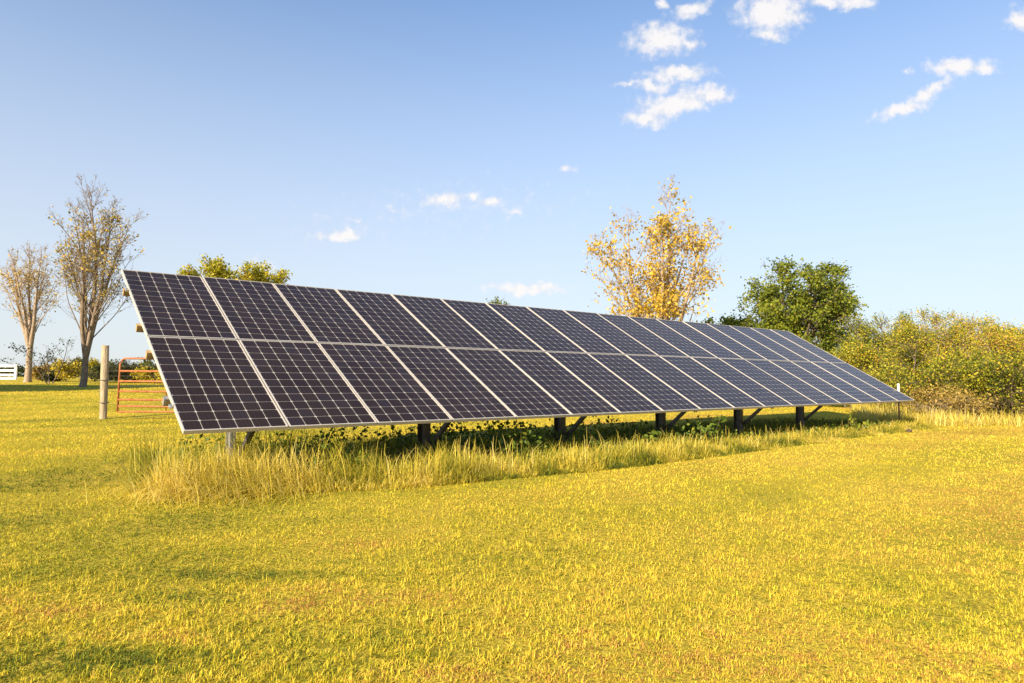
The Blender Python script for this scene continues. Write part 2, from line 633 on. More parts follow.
def panel_frame():
    b = MB()
    T, lip = .040, .013
    w, h = PW, PH
    o = [(0, 0), (w, 0), (w, h), (0, h)]
    i = [(lip, lip), (w - lip, lip), (w - lip, h - lip), (lip, h - lip)]
    i2 = [(.004, .004), (w - .004, .004), (w - .004, h - .004), (.004, h - .004)]
    bw = 1.2e-3
    oo = [(bw, bw), (w - bw, bw), (w - bw, h - bw), (bw, h - bw)]
    V = ([(*p, -T) for p in o] + [(*p, -bw) for p in o] + [(*p, 0) for p in oo] + [(*p, 0) for p in i]
         + [(*p, -.0045) for p in i] + [(*p, -.0125) for p in i2] + [(*p, -T) for p in i2])
    Fs = []
    for lv in range(6):
        for k in range(4):
            k2 = (k + 1) % 4
            Fs.append((lv * 4 + k, lv * 4 + k2, lv * 4 + 4 + k2, lv * 4 + 4 + k))
    for k in range(4):
        k2 = (k + 1) % 4
        Fs.append((24 + k, 24 + k2, k2, k))
    b.add(V, Fs)
    return b


fr0 = panel_frame().build('solar_panel', M_FRAME, array)
gb = MB()
gb.box((PW / 2, PH / 2, -.0085), (PW - .010, PH - .010, .007))
M_BACK = simple_mat('white_backsheet', (.6, .6, .6), (.68, .68, .67), 5, .6)
gl0 = gb.build('glass', M_PV, fr0)
rng = random.Random(7)
first = True
for j in range(2):
    for i in range(17):
        if first:
            f = fr0
            first = False
        else:
            f = fr0.copy()
            col.objects.link(f)
            f.parent = array
            g_ = gl0.copy()
            col.objects.link(g_)
            g_.parent = f
        off = j * PITCH_Y + .008
        f.rotation_euler = (TILT + R(rng.uniform(-.12, .12)), R(rng.uniform(-.08, .08)), 0)
        f.location = (i * PITCH_X + .0075, math.cos(TILT) * off, A_Z + math.sin(TILT) * off)

# purlins (four, running along the row), rafters, posts, braces  -- local frame of the array
TL = Matrix.Rotation(TILT, 4, 'X')
slope = lambda d, off: Vector((0, math.cos(TILT) * d - math.sin(TILT) * off, A_Z + math.sin(TILT) * d + math.cos(TILT) * off))
PUR = [(.42, 'tan'), (1.42, 'tan'), (2.2, 'tan'), (3.36, 'tan')]
PUR = [(.66, 'silver'), (1.62, 'tan'), (2.27, 'tan'), (3.27, 'tan')]
for d, kindp in PUR:
    c = slope(d, -.040 - .040)
    b = MB()
    # open C channel, 80 x 60 mm
    for (yy_, zz_, wy, wz) in ((-.029, 0, .004, .076), (0, .0385, .062, .004), (0, -.0385, .062, .004), (.029, .028, .004, .016), (.029, -.028, .004, .016)):
        b.box((8.5, yy_, zz_), (17.08, wy, wz))
    b.box((-.038, 0, 0), (.004, .054, .07))
    po = b.build('purlin', M_PURLIN if kindp == 'tan' else M_GALV, array)
    po.location = c
    po.rotation_euler = (TILT, 0, 0)

POST_D = 1.05
POST_S = [.75 + 2.5 * k for k in range(6)]
for k, s in enumerate(POST_S):
    P_top = slope(POST_D / math.cos(TILT) + .10, -.20)
    wp = A0 + e_ * s + n_ * POST_D
    gz = tz(wp.x, wp.y)
    b = MB()
    hh = P_top.z + .02 - (gz - .1)
    zc = (P_top.z + .02 + gz - .1) / 2
    for (dx, dy, wx, wy) in ((0, -.072, .11 if k else .06, .008), (0, .072, .11 if k else .06, .008), (0, 0, .007, .136)):
        b.box((s + dx, POST_D + dy, zc), (wx, wy, hh))
    b.build('post', M_GALV_SHADE if k else M_GALV, array)  # first post keeps the lit tone, the others have shade painted in
    a_ = slope(.22, -.165)
    c_ = slope(3.55, -.165)
    b = MB()
    for dx, wx in ((-.03, .004), (.03, .004)):
        b.beam((s + dx, a_.y, a_.z), (s + dx, c_.y, c_.z), .004, .09)
    b.beam((s, a_.y, a_.z + .0) + Vector((0, 0, 0)) if False else (s, a_.y, a_.z), (s, c_.y, c_.z), .055, .006)
    b.build('rafter', M_GALV_SHADE, array)
    q = slope(.42, -.20)
    b = MB()
    b.beam((s + .075, POST_D - .02, gz + .16), (s + .075, q.y, q.z + .0), .05, .055)
    b.build('brace', M_GALV_SHADE, array)
    if k in (0,):
        q = slope(2.9, -.20)
    # mid clamps at the left end
for d in (.46, 3.2):
    c = slope(d, -.02)
    b = MB()
    b.box((-.018, 0, 0), (.03, .05, .03), None, .004)
    b.box((-.012, 0, .02), (.012, .012, .02))
    cl = b.build('end_clamp', M_CLAMP, array)
    cl.location = (c.x, c.y, c.z)
    cl.rotation_euler = (TILT, 0, 0)
# ------------------------------------------------------------------ farm gate and posts
GD = 17.6
gpx = at(104.6, GD)
b = MB()
h_ = ztop(104, 345.5, GD) - tz(gpx, GD)
rr_ = random.Random(3)
rings = []
for kz in range(9):
    z = -.3 + (h_ + .3) * kz / 8
    rings.append([(math.cos(2 * PI * q / 12) * (.088 + .006 * math.sin(q * 3 + kz)) + .004 * kz * -.3, math.sin(2 * PI * q / 12) * .086, z + (.015 * math.sin(q * 1.7) if kz == 8 else 0)) for q in range(12)])
b.loft(rings)
gp = b.build('gate_post', M_POSTWOOD, smooth=False, loc=(gpx, GD, tz(gpx, GD)))
tag(gp, 'thick weathered wooden gate post left of the rusty gate', 'post')
for zz in (.42, 1.0):
    b = MB()
    pts = [(math.cos(a) * .12, math.sin(a) * .12, zz + .01 * math.sin(a * 2)) for a in np.linspace(0, 2 * PI, 17)]
    b.tube(pts, .009, 5)
    b.build('chain', M_WIRE, gp)

gate = empty('farm_gate', (at(118.5, GD - .2), GD - .2, tz(at(118.5, GD), GD - .2)), R(2))
tag(gate, 'rusty red tubular farm gate with rounded corner beside the wooden post', 'gate')
g0 = ztop(118, 411.5, GD) - tz(gate.location.x, GD)
g1_ = ztop(122, 358.5, GD) - tz(gate.location.x, GD)
WG = 3.6
b = MB()
pts = [(0, 0, g0)]
pts += [(.03, 0, g1_ - .2)]
for a in np.linspace(0, PI / 2, 6):
    pts.append((.14 + .08 - math.cos(a) * .16 - .03, 0, g1_ - .16 + math.sin(a) * .16))
pts += [(WG - .2, 0, g1_)]
for a in np.linspace(PI / 2, 0, 6):
    pts.append((WG - .16 + math.cos(a) * .16, 0, g1_ - .16 + math.sin(a) * .16))
pts += [(WG, 0, g0), ]
b.tube(pts, .026, 9)
b.tube([(0, 0, g0 + .01), (WG, 0, g0 + .01)], .024, 8)
b.build('gate_frame', M_RUST, gate, smooth=True)
for py in (371, 381, 391, 399.3, 405.8):
    zz = ztop(140, py, GD) - tz(gate.location.x, GD)
    b = MB()
    b.tube([(.02, 0, zz), (WG * .5, 0, zz - .012), (WG - .01, 0, zz)], .026, 8)
    b.build('rail', M_RUST, gate, smooth=True)
for xx in (1.2, 2.4):
    b = MB()
    b.tube([(xx, .03, g0), (xx, .03, g1_)], .015, 6)
    b.build('stay', M_RUST, gate, smooth=True)

# thin field fence behind the gate: steel posts with wires
fa = Vector((at(-30, 40), 46, 0))


def t_post(x, y, h, label, w=.07, mat=None, name='fence_post', group=None):
    b = MB()
    b.box((0, 0, h / 2 - .1), (w, w * .35, h + .2))
    b.box((0, w * .35, h / 2 - .1), (w * .3, w * .5, h + .2))
    for k in range(4):
        b.box((0, -w * .25, h * (.25 + .22 * k)), (w * .5, w * .25, .02))
    o = b.build(name, mat or M_TSTEEL, loc=(x, y, tz(x, y)))
    return tag(o, label, 'post', group)


fence = empty('wire_fence', (at(101.5, 27), 27, tz(at(101.5, 27), 27)))
tag(fence, 'dark wire field fence with steel posts behind the rusty gate', 'fence')
fx0, fy0 = fence.location.x, fence.location.y
fpts = []
for k in range(6):
    x = fx0 + k * 2.6
    y = fy0 + k * .4
    fpts.append((x, y, tz(x, y)))
    b = MB()
    b.box((x - fx0, y - fy0, tz(x, y) - fence.location.z + .62), (.07, .07, 1.5))
    b.build('post', M_TSTEEL, fence)
for k in range(6):
    b = MB()
    b.tube([(p[0] - fx0, p[1] - fy0, p[2] - fence.location.z + .2 + .2 * k) for p in fpts], .006, 4)
    b.build('wire', M_WIRE, fence)

# pale marker stake at the right end
SD = 17.7
sx = at(898.2, SD)
b = MB()
h = ztop(898, 384, SD) - tz(sx, SD)
b.tube([(0, 0, -.2), (0, 0, h - .25)], .021, 8)
b.tube([(0, 0, h - .25), (0, 0, h)], .027, 10)
st = b.build('marker_stake', simple_mat('brown_stake', (.12, .07, .04), (.2, .13, .08), 10, .8), loc=(sx, SD, tz(sx, SD)))
tag(st, 'slim pale topped stake standing at the right end of the array', 'stake')
b = MB()
b.tube([(0, 0, h - .3), (0, 0, h + .01)], .028, 10)
b.build('cap', M_WHITE, st)

# white board fence at far left
WD = 55.0
wf = empty('board_fence', (at(15.5, WD), WD, tz(at(15.5, WD), WD)))
tag(wf, 'white three rail board fence at the far left edge', 'fence')
wx, wy = wf.location.x, wf.location.y
base_z = wf.location.z
topz = ztop(10, 365, WD) - base_z
for k in range(4):
    b = MB()
    b.box((-k * 2.6, 0, topz / 2), (.16, .14, topz + .1))
    b.build('post', M_WHITE, wf)
for q in (.93, .62, .31, .06):
    b = MB()
    b.box((-4.0, -.09, topz * q), (8.0, .035, .17))
    b.build('rail', M_WHITE, wf)

# ------------------------------------------------------------------ trees


def tubes_np(lines, sides_for):
    V, Q, off = [], [], 0
    for pts, rad in lines:
        n = sides_for(rad[0])
        k = len(pts)
        t = np.gradient(pts, axis=0)
        t /= np.linalg.norm(t, axis=1, keepdims=True) + 1e-9
        ref = np.array([.31, .17, .93]) if abs(t[0, 2]) < .85 else np.array([1., .2, 0])
        u = np.cross(t, ref)
        u /= np.linalg.norm(u, axis=1, keepdims=True) + 1e-9
        w = np.cross(t, u)
        an = np.arange(n) * 2 * PI / n
        ring = pts[:, None] + (u[:, None] * np.cos(an)[None, :, None] + w[:, None] * np.sin(an)[None, :, None]) * rad[:, None, None]
        V.append(ring.reshape(-1, 3))
        a = np.arange(k - 1)[:, None] * n + np.arange(n)[None]
        b = np.arange(k - 1)[:, None] * n + (np.arange(n)[None] + 1) % n
        Q.append((np.stack([a, b, b + n, a + n], -1).reshape(-1, 4)) + off)
        off += k * n
    return np.concatenate(V), np.concatenate(Q)


def leaves_np(rs, P, size, jitter, tint, droop=.3, aspect=.75):
    n = len(P)
    c = P + rs.normal(0, jitter, (n, 3))
    s = size * rs.uniform(.6, 1.35, n)[:, None]
    nrm = rs.normal(0, 1, (n, 3))
    nrm[:, 2] = np.abs(nrm[:, 2]) * .9 + .1
    nrm /= np.linalg.norm(nrm, axis=1, keepdims=True)
    a = rs.normal(0, 1, (n, 3))
    a[:, 2] -= droop
    a -= nrm * (a * nrm).sum(1, keepdims=True)
    a /= np.linalg.norm(a, axis=1, keepdims=True)
    b = np.cross(nrm, a)
    v0 = c - a * s * .5
    v1 = c + b * s * .5 * aspect + nrm * s * .1 - a * s * .05
    v2 = c + a * s * .55
    v3 = c - b * s * .5 * aspect + nrm * s * .1 - a * s * .05
    V = np.stack([v0, v1, v2, v3], 1).reshape(-1, 3)
    Q = np.arange(n * 4).reshape(n, 4)
    return V, Q, np.repeat(tint, 4)


def limb(rs, p, d, length, r0, r1, segs, wob, up):
    pts = [p]
    d = d / np.linalg.norm(d)
    st = length / segs
    for i in range(segs):
        d = d + rs.normal(0, wob, 3)
        d[2] += up
        d = d / np.linalg.norm(d)
        p = p + d * st
        pts.append(p)
    return np.array(pts), np.linspace(r0, r1, segs + 1)


def perp(rs, d, ang, az):
    d = d / np.linalg.norm(d)
    ref = np.array([0, 0, 1.]) if abs(d[2]) < .9 else np.array([1., 0, 0])
    u = np.cross(d, ref)
    u /= np.linalg.norm(u)
    w = np.cross(d, u)
    return d * math.cos(ang) + (u * math.cos(az) + w * math.sin(az)) * math.sin(ang)


def make_tree(name, label, cat, x, y, height, cfg, bark, leafmat, seed, group=None, zoff=0.0):
    """cfg: lists per level - n children, angle, length ratio, up-curve, start fraction"""
    rs = np.random.RandomState(seed)
    lines, tips = [], []
    final_h = height
    height = max(height, 4.0)
    stems = cfg.get('stems', 1)
    fork = cfg.get('fork', 0)
    fbase = None
    if fork:
        fl = height * fork
        pts, rad = limb(rs, np.array([0, 0, -.15]), np.array([*cfg.get('flean', (.05, 0)), 1.]), fl + .15, cfg['r'] * 1.5, cfg['r'] * 1.15, 5, .02, .02)
        rad[0] *= 1.35
        lines.append((pts, rad))
        fbase = pts[-1] - np.array([0, 0, .06])
    for s_ in range(stems):
        az = 2 * PI * s_ / max(stems, 1) + rs.uniform(0, 1)
        lean = cfg.get('lean', .03) if stems == 1 else cfg.get('spread', .25)
        d = np.array([math.cos(az) * lean, math.sin(az) * lean, 1.])
        if 'dir' in cfg and stems == 1:
            d = np.array(cfg['dir'], float)
        hh = height * (1 if s_ == 0 else rs.uniform(cfg.get('side', .84) * .88, min(1, cfg.get('side', .84) * 1.14))) * cfg.get('trunk_frac', .92)
        base = np.array([math.cos(az) * .06 * (stems > 1), math.sin(az) * .06 * (stems > 1), -.15])
        if fork and s_ == 0:
            d = np.array([rs.normal(0, .04), rs.normal(0, .04), 1.])
        if fork and s_ > 0:
            hh *= .95
        if fbase is not None:
            base = fbase
            hh *= 1 - fork
        pts, rad = limb(rs, base, d, hh, cfg['r'], cfg['r'] * cfg.get('rt', .12), 12, cfg.get('wob', .05), cfg.get('tup', .03))
        if stems == 1:
            rad[0] *= 1.45
            rad[1] *= 1.1
        lines.append((pts, rad))
        todo = [(pts, rad, 0)]
        while todo:
            pts, rad, lv = todo.pop()
            L_ = cfg['levels'][lv]
            plen = np.linalg.norm(np.diff(pts, axis=0), axis=1).sum()
            n = max(1, int(round(L_['n'] * (plen / (height * .9) if lv == 0 else 1))))
            fr_ = np.sort(rs.uniform(L_['f0'], .98, n))
            azs = np.arange(n) * 2.4 + rs.uniform(0, 6)
            for fq, az2 in zip(fr_, azs):
                q = fq * (len(pts) - 1)
                i0 = min(int(q), len(pts) - 2)
                p = pts[i0] * (1 - (q - i0)) + pts[i0 + 1] * (q - i0)
                dd = pts[i0 + 1] - pts[i0]
                rloc = rad[i0] * (1 - (q - i0)) + rad[i0 + 1] * (q - i0)
                ang = R(L_['ang'] * rs.uniform(.75, 1.25))
                # widest where the crown is widest
                if lv == 0:
                    prof = cfg['prof'](fq)
                    ln = height * L_['len'] * prof * rs.uniform(*cfg.get('lvar', (.75, 1.2)))
                else:
                    ln = plen * L_['len'] * (1.1 - .6 * fq) * rs.uniform(.7, 1.25)
                if ln < .08:
                    continue
                r0 = min(rloc * .72, cfg['r'] * L_['r'] * (.5 + .5 * ln / (height * .3)))
                r0 = max(r0, cfg.get('twig', .006))
                cp, cr = limb(rs, p, perp(rs, dd, ang, az2), ln, r0, max(cfg.get('twig', .006) * .6, r0 * .25), L_['segs'], L_['wob'], L_['up'])
                lines.append((cp, cr))
                if lv + 1 < len(cfg['levels']):
                    todo.append((cp, cr, lv + 1))
                if lv + 1 >= len(cfg['levels']) - cfg.get('leaf_levels', 1) + 1:
                    tips.append(cp)
    root = empty(name, (x, y, tz(x, y) + zoff))
    zmax = max(l_[0][:, 2].max() for l_ in lines)
    height = final_h
    sc = height / zmax
    sxy = cfg.get('width', None)
    if sxy:
        ext = np.percentile(np.concatenate(tips)[:, 0], 98) - np.percentile(np.concatenate(tips)[:, 0], 2)
        fx_ = sxy / ext
    else:
        fx_ = sc
    S = np.array([fx_, fx_, sc])
    # keep the trunk where it is, scale the crown sideways with height
    rsc = min(1.0, sc) * cfg.get('rs', 1.0)
    V, Q = tubes_np([(a_ * S, b_ * rsc) for a_, b_ in lines], lambda r: 10 if r > .08 else (6 if r > .03 else (4 if r > .012 else 3)))
    np_mesh('trunk', V, Q, bark, root, smooth=True)
    TP = np.concatenate([c[1:] for c in tips]) * S
    zn = TP[:, 2] / height
    dens = cfg['dens'](zn, TP, rs)
    nl = cfg['leaves']
    pr = dens / dens.sum()
    # leaves sit in clumps along twigs
    idx = rs.choice(len(TP), nl, p=pr)
    P = TP[idx]
    cl = rs.rand(len(TP))
    tint = np.clip(cfg.get('tint0', .5) + cfg.get('tvar', .5) * (cl[idx] - .5) + rs.normal(0, .12, nl), 0, 1)
    V, Q, tt = leaves_np(rs, P, cfg['leaf'], cfg['jit'], tint, cfg.get('droop', .3))
    np_mesh('crown', V, Q, leafmat, root, tint=tt)
    tag(root, label, cat, group)
    return root


M_LEAF_GOLD = foliage_mat('golden_leaf', [(0, (.18, .18, .025)), (.3, (.50, .36, .045)), (.65, (.74, .48, .055)), (1, (.82, .60, .14))], .4)
M_LEAF_BROWN = foliage_mat('brownish_leaf', [(0, (.16, .18, .02)), (.5, (.46, .34, .06)), (1, (.62, .42, .15))], .3)
M_LEAF_GREEN = foliage_mat('green_leaf', [(0, (.08, .12, .016)), (.45, (.17, .21, .02)), (.8, (.32, .31, .03)), (1, (.48, .32, .05))], .35)
M_LEAF_YG = foliage_mat('yellow_green_leaf', [(0, (.08, .11, .014)), (.35, (.26, .28, .022)), (.7, (.52, .45, .033)), (.9, (.66, .44, .04)), (1, (.46, .23, .05))], .35)
M_LEAF_YELLOW = foliage_mat('yellow_leaf', [(0, (.28, .26, .02)), (.5, (.55, .44, .03)), (1, (.62, .44, .06))], .35)
M_LEAF_DARK = foliage_mat('dark_leaf', [(0, (.02, .035, .012)), (.6, (.045, .06, .018)), (1, (.10, .09, .03))], .25)
M_LEAF_ORANGE = foliage_mat('orange_leaf', [(0, (.17, .15, .03)), (.5, (.36, .25, .05)), (1, (.48, .33, .10))], .3)

flat_d = lambda zn, P, rs: np.ones(len(zn))


def clumpy(lo=.0, hi=1., k=3.0):
    def f(zn, P, rs):
        # clumps: keep leaves on some twigs only
        c = fbm(P[:, 0] * 1.7 + 40, P[:, 2] * 1.7 + P[:, 1] * .9, 11, 2)
        return (np.clip((c - .35) * k, .03, 1.0)) * np.clip((zn - lo) / .15 + .2, .05, 1) * np.clip((hi - zn) / .15 + .1, .05, 1)
    return f


# the bare-ish tree with a dark split trunk
poplar = dict(r=.30, rt=.03, wob=.035, tup=.04, trunk_frac=.97, levels=[
    dict(n=26, f0=.13, ang=36, len=.46, up=.13, wob=.06, segs=10, r=.26),
    dict(n=12, f0=.12, ang=36, len=.42, up=.08, wob=.08, segs=7, r=.09),
    dict(n=7, f0=.15, ang=38, len=.5, up=.05, wob=.1, segs=5, r=.03)],
    prof=lambda f: 1.1 - .9 * f, twig=.007)
T2D = 35.0
cfg = dict(poplar, r=.12, width=3.5, leaves=2900, leaf=.12, jit=.11, dens=clumpy(.25, .88, 7), tint0=.5, tvar=.6, stems=5, spread=.15, fork=.13, flean=(.06, 0), twig=.008, side=.9)
cfg['levels'] = [dict(poplar['levels'][0], n=17, ang=24, len=.34, up=.10), dict(poplar['levels'][1], n=8, ang=30), dict(poplar['levels'][2], n=4)]
x = at(83, T2D)
make_tree('cottonwood_tree', 'tall sparse cottonwood with dark trunk and few brownish leaves left of the gate', 'tree', x, T2D,
          ztop(75, 180, T2D) - tz(x, T2D), cfg, M_BARK_SHADE, M_LEAF_BROWN, 61)
T1D = 44.0
cfg = dict(poplar, r=.14, width=3.4, leaves=1500, leaf=.125, jit=.12, dens=clumpy(.35, .85, 7), tint0=.75, tvar=.5, stems=5, spread=.3, fork=.22, twig=.008, side=.95)
cfg['levels'] = [dict(poplar['levels'][0], n=14, ang=28, len=.32), dict(poplar['levels'][1], n=7), dict(poplar['levels'][2], n=4)]
x = at(27.5, T1D)
make_tree('cottonwood_tree', 'nearly bare forked tree with pale lit trunk near the white fence', 'tree', x, T1D,
          ztop(25, 240, T1D) - tz(x, T1D), cfg, M_BARK_PALE, M_LEAF_BROWN, 21)
# small bare sapling between the two
x = at(50, 40)
cfg = dict(poplar, r=.06, width=3.2, leaves=420, leaf=.11, jit=.1, dens=clumpy(.2, 1, 3), tint0=.2, stems=3, spread=.5)
cfg['levels'] = [dict(poplar['levels'][0], n=9, ang=50, up=.05), dict(poplar['levels'][1], n=5), dict(poplar['levels'][2], n=3)]
make_tree('small_tree', 'small crooked bare tree between the two tall cottonwoods', 'tree', x, 40, ztop(50, 337, 40) - tz(x, 40), cfg,
          M_BARK_DARK, M_LEAF_DARK, 33)
scrub_like = dict(rt=.1, wob=.05, tup=.03, trunk_frac=.95, levels=[
    dict(n=16, f0=.3, ang=38, len=.22, up=.12, wob=.08, segs=6, r=.4),
    dict(n=8, f0=.15, ang=40, len=.5, up=.06, wob=.1, segs=5, r=.2)],
    prof=lambda f: 1.0 - .5 * f, twig=.006, side=.97)
# golden tree
T3D = 31.0
cfg = dict(poplar, r=.14, width=5.1, stems=6, spread=.27, fork=.1, side=.92, leaves=7600, leaf=.13, jit=.15, tint0=.5, tvar=.6,
           dens=lambda zn, P, rs: np.clip(1.25 - 1.2 * zn, .06, 1) * np.clip((fbm(P[:, 0] * 1.4 + 9, P[:, 2] * 1.4, 4, 2) - .3) * 4, .04, 1))
cfg['levels'] = [dict(poplar['levels'][0], n=13, f0=.08, ang=32, len=.32), dict(poplar['levels'][1], n=8), dict(poplar['levels'][2], n=5)]
x = at(660, T3D)
make_tree('golden_tree', 'tall autumn tree with sparse golden leaves behind the middle of the array', 'tree', x, T3D,
          ztop(650, 178, T3D) - tz(x, T3D), cfg, M_BARK_PALE, M_LEAF_GOLD, 12)
# round green tree
T4D = 36.0
round_ = dict(lvar=(.9, 1.08), r=.30, rt=.15, wob=.07, tup=.02, trunk_frac=.72, levels=[
    dict(n=24, f0=.16, ang=62, len=.56, up=.05, wob=.08, segs=8, r=.5),
    dict(n=11, f0=.2, ang=48, len=.48, up=.03, wob=.1, segs=6, r=.18),
    dict(n=7, f0=.2, ang=45, len=.5, up=.0, wob=.12, segs=4, r=.06)],
    prof=lambda f: math.sqrt(max(.05, 1 - (1.55 * f - .75) ** 2)), twig=.01)
cfg = dict(round_, width=6.9, leaves=46000, leaf=.13, jit=.17, tint0=.42, tvar=.55, dens=clumpy(.05, 1.2, 4.0))
x = at(798, T4D)
make_tree('green_tree', 'broad round green tree behind the right part of the array', 'tree', x, T4D,
          ztop(790, 264, T4D) - tz(x, T4D), cfg, M_BARK_DARK, M_LEAF_GREEN, 8)
# tree peeping over the left panels
T5D = 33.0
cfg = dict(scrub_like, r=.10, width=3.9, leaves=30000, leaf=.11, jit=.13, tint0=.55, tvar=.5, dens=lambda zn, P, rs: (zn > .5) + .1, stems=16, spread=.42)
cfg['side'] = 1.08
x = at(229, T5D)
make_tree('yellow_green_tree', 'yellowish green treetop showing above the left top panels', 'tree', x, T5D,
          ztop(232, 260, T5D) - tz(x, T5D), cfg, M_BARK_DARK, M_LEAF_YG, 14)
T6D = 60.0
cfg = dict(round_, r=.15, width=1.7, leaves=2600, leaf=.17, jit=.12, tint0=.3, tvar=.5, dens=clumpy(.3, 1.2, 2))
x = at(496, T6D)
make_tree('green_tree', 'tiny distant green treetop just above the middle of the array', 'tree', x, T6D,
          ztop(496, 294, T6D) - tz(x, T6D), cfg, M_BARK_DARK, M_LEAF_GREEN, 18)

# scrub trees at the right, one by one
scrub = dict(r=.07, rt=.2, wob=.08, tup=.02, trunk_frac=.92, stems=3, spread=.33, levels=[
    dict(n=14, f0=.12, ang=50, len=.42, up=.07, wob=.09, segs=7, r=.5),
    dict(n=9, f0=.15, ang=45, len=.5, up=.02, wob=.12, segs=5, r=.2),
    dict(n=5, f0=.2, ang=45, len=.5, up=-.01, wob=.12, segs=4, r=.1)],
    prof=lambda f: 1.0 - .5 * f, twig=.006)
SCRUB = [  # px, top y, depth, width m, material, tint, label
    (848, 345, 27, 3.0, 'G', .65, 'low green scrub tree just right of the big round tree'),
    (862, 322, 33, 3.6, 'Y', .35, 'tall thin scrub tree at the left end of the thicket'),
    (884, 313, 30, 3.4, 'Y', .30, 'airy yellowish green scrub tree above the right tip of the array'),
    (903, 328, 24, 3.0, 'Y', .50, 'dense olive scrub tree behind the marker stake'),
    (925, 312, 28, 3.4, 'Y', .55, 'tall yellow green scrub tree in the middle of the thicket'),
    (945, 310, 31, 3.0, 'Y', .75, 'tallest yellow scrub tree in the right thicket'),
    (930, 350, 20, 2.6, 'Y', .40, 'bushy olive shrub in front of the thicket'),
    (965, 322, 25, 3.0, 'Y', .70, 'bright yellow green scrub tree right of the tallest one'),
    (990, 320, 29, 3.4, 'Y', .55, 'wide yellow green scrub tree near the right picture edge'),
    (1016, 323, 25, 3.0, 'Y', .60, 'yellow scrub tree at the right edge of the picture'),
    (972, 358, 20, 2.4, 'Y', .75, 'golden brown leafy shrub low in front of the right thicket'),
    (1008, 352, 18.5, 2.6, 'Y', .35, 'olive brown shrub at the foot of the right picture edge'),
    (1045, 318, 27, 3.4, 'Y', .55, 'yellow green scrub tree cut off by the right edge'),
    (950, 386, 18.5, 1.9, 'O', .55, 'small tan bush at the edge of the lawn'),
]
for k, (px, py, D_, w_, mk, ti, lb) in enumerate(SCRUB):
    x = at(px, D_)
    H_ = ztop(px, py, D_) - tz(x, D_)
    cfg = dict(scrub, r=.035 + .012 * H_, width=w_, leaves=int(3800 + 2900 * H_ * w_ / 3.2), leaf=.048 + .0009 * D_, jit=.12,
               tint0=ti - .05, tvar=.95, dens=clumpy(.0, 1.1, 7))
    cfg['leaf'] *= .85
    cfg['leaves'] = int(cfg['leaves'] * 1.2)
    lm = {'Y': M_LEAF_YG, 'G': M_LEAF_GREEN, 'O': M_LEAF_ORANGE}[mk]
    make_tree('scrub_tree', lb, 'tree' if H_ > 2.4 else 'shrub', x, D_, H_, cfg, M_BARK_PALE if k % 3 == 1 else M_BARK_DARK, lm, 100 + k,
              'scrub trees of the right hand thicket')

# shrubs at the left background
LEFT = [  # px, top, depth, width, mat, tint, name, label
    (67, 358, 46, 1.9, M_LEAF_YELLOW, .5, 'yellow_shrub', 'bright yellow shrub left of the dark cottonwood trunk'),
    (38, 366, 50, 1.0, M_LEAF_ORANGE, .6, 'orange_shrub', 'small orange shrub right of the pale trunk'),
    (50, 372, 47, 1.3, M_LEAF_DARK, .4, 'dark_bush', 'low dark bush beside the orange shrub'),
    (80, 360, 50, 2.0, M_LEAF_YELLOW, .3, 'yellow_shrub', 'yellow shrub half hidden behind the dark cottonwood trunk'),
    (98, 362, 52, 2.0, M_LEAF_YG, .4, 'olive_bush', 'olive bush right behind the wooden gate post'),
    (112, 364, 44, 2.6, M_LEAF_DARK, .5, 'dark_bush', 'dark bush seen left through the gate rails'),
    (130, 361, 46, 3.2, M_LEAF_YG, .25, 'olive_bush', 'olive bush seen through the middle of the gate'),
    (150, 358, 44, 3.0, M_LEAF_DARK, .6, 'dark_bush', 'dark green bush seen right through the gate beside the panel'),
    (164, 366, 42, 2.4, M_LEAF_YELLOW, .3, 'yellow_shrub', 'yellowish shrub seen through the gate next to the panel edge'),
    (178, 356, 45, 3.0, M_LEAF_DARK, .6, 'dark_bush', 'dark bush mostly hidden behind the left panels'),
]
for k, (px, py, D_, w_, lm, ti, nm, lb) in enumerate(LEFT):
    x = at(px, D_)
    H_ = max(.5, ztop(px, py, D_) - tz(x, D_))
    cfg = dict(scrub, r=.03, width=w_, leaves=2600, leaf=.12, jit=.12, tint0=ti, tvar=.5, dens=clumpy(-.1, 1.3, 2.5))
    make_tree(nm, lb, 'shrub', x, D_, H_, cfg, M_BARK_DARK, lm, 200 + k, 'shrubs of the left background')

# trees left of the frame that throw the long shadow over the two trunks
for k, (x, y, H_, w_) in enumerate([(-27.8, 26.6, 6.3, 5.4), (-32.5, 26.2, 6.5, 6), (-37.5, 26.4, 6.3, 6)]):
    cfg = dict(round_, width=w_, leaves=15000, leaf=.24, jit=.25, tint0=.4, tvar=.5, dens=lambda zn, P, rs: (zn > .52) + .001)
    make_tree('green_tree', ['nearest of three green trees left of the view', 'middle of three green trees left of the view', 'farthest of three green trees left of the view'][k],
              'tree', x, y, H_, cfg, M_BARK_DARK, M_LEAF_GREEN, 300 + k, 'trees left of the view')

# far woods on the horizon: one mass nobody could count
rs = np.random.RandomState(77)
n = 26000
ang = rs.uniform(-1.0, 1.0, n)
rad_ = 260 + rs.uniform(0, 40, n)
X = np.tan(ang) * rad_
Yd = rad_ + rs.uniform(0, 10, n)
hmax = 2.0 + 4.2 * fbm(X * .03 + 50, X * 0 + 2, 5, 3) ** 1.5 + 1.2 * fbm(X * .25, X * 0, 8, 2)
P = np.stack([X, Yd, rs.uniform(0, 1, n) ** .8 * hmax + terrain(X, Yd) - .3], 1)
V, Q, tt = leaves_np(rs, P, 1.5, .4, np.clip(rs.normal(.5, .25, n), 0, 1))
fw = np_mesh('far_woods', V, Q, M_LEAF_DARK, tint=tt)
tag(fw, 'low dark band of distant woods along the horizon', 'woods', kind='stuff')

# ------------------------------------------------------------------ grass


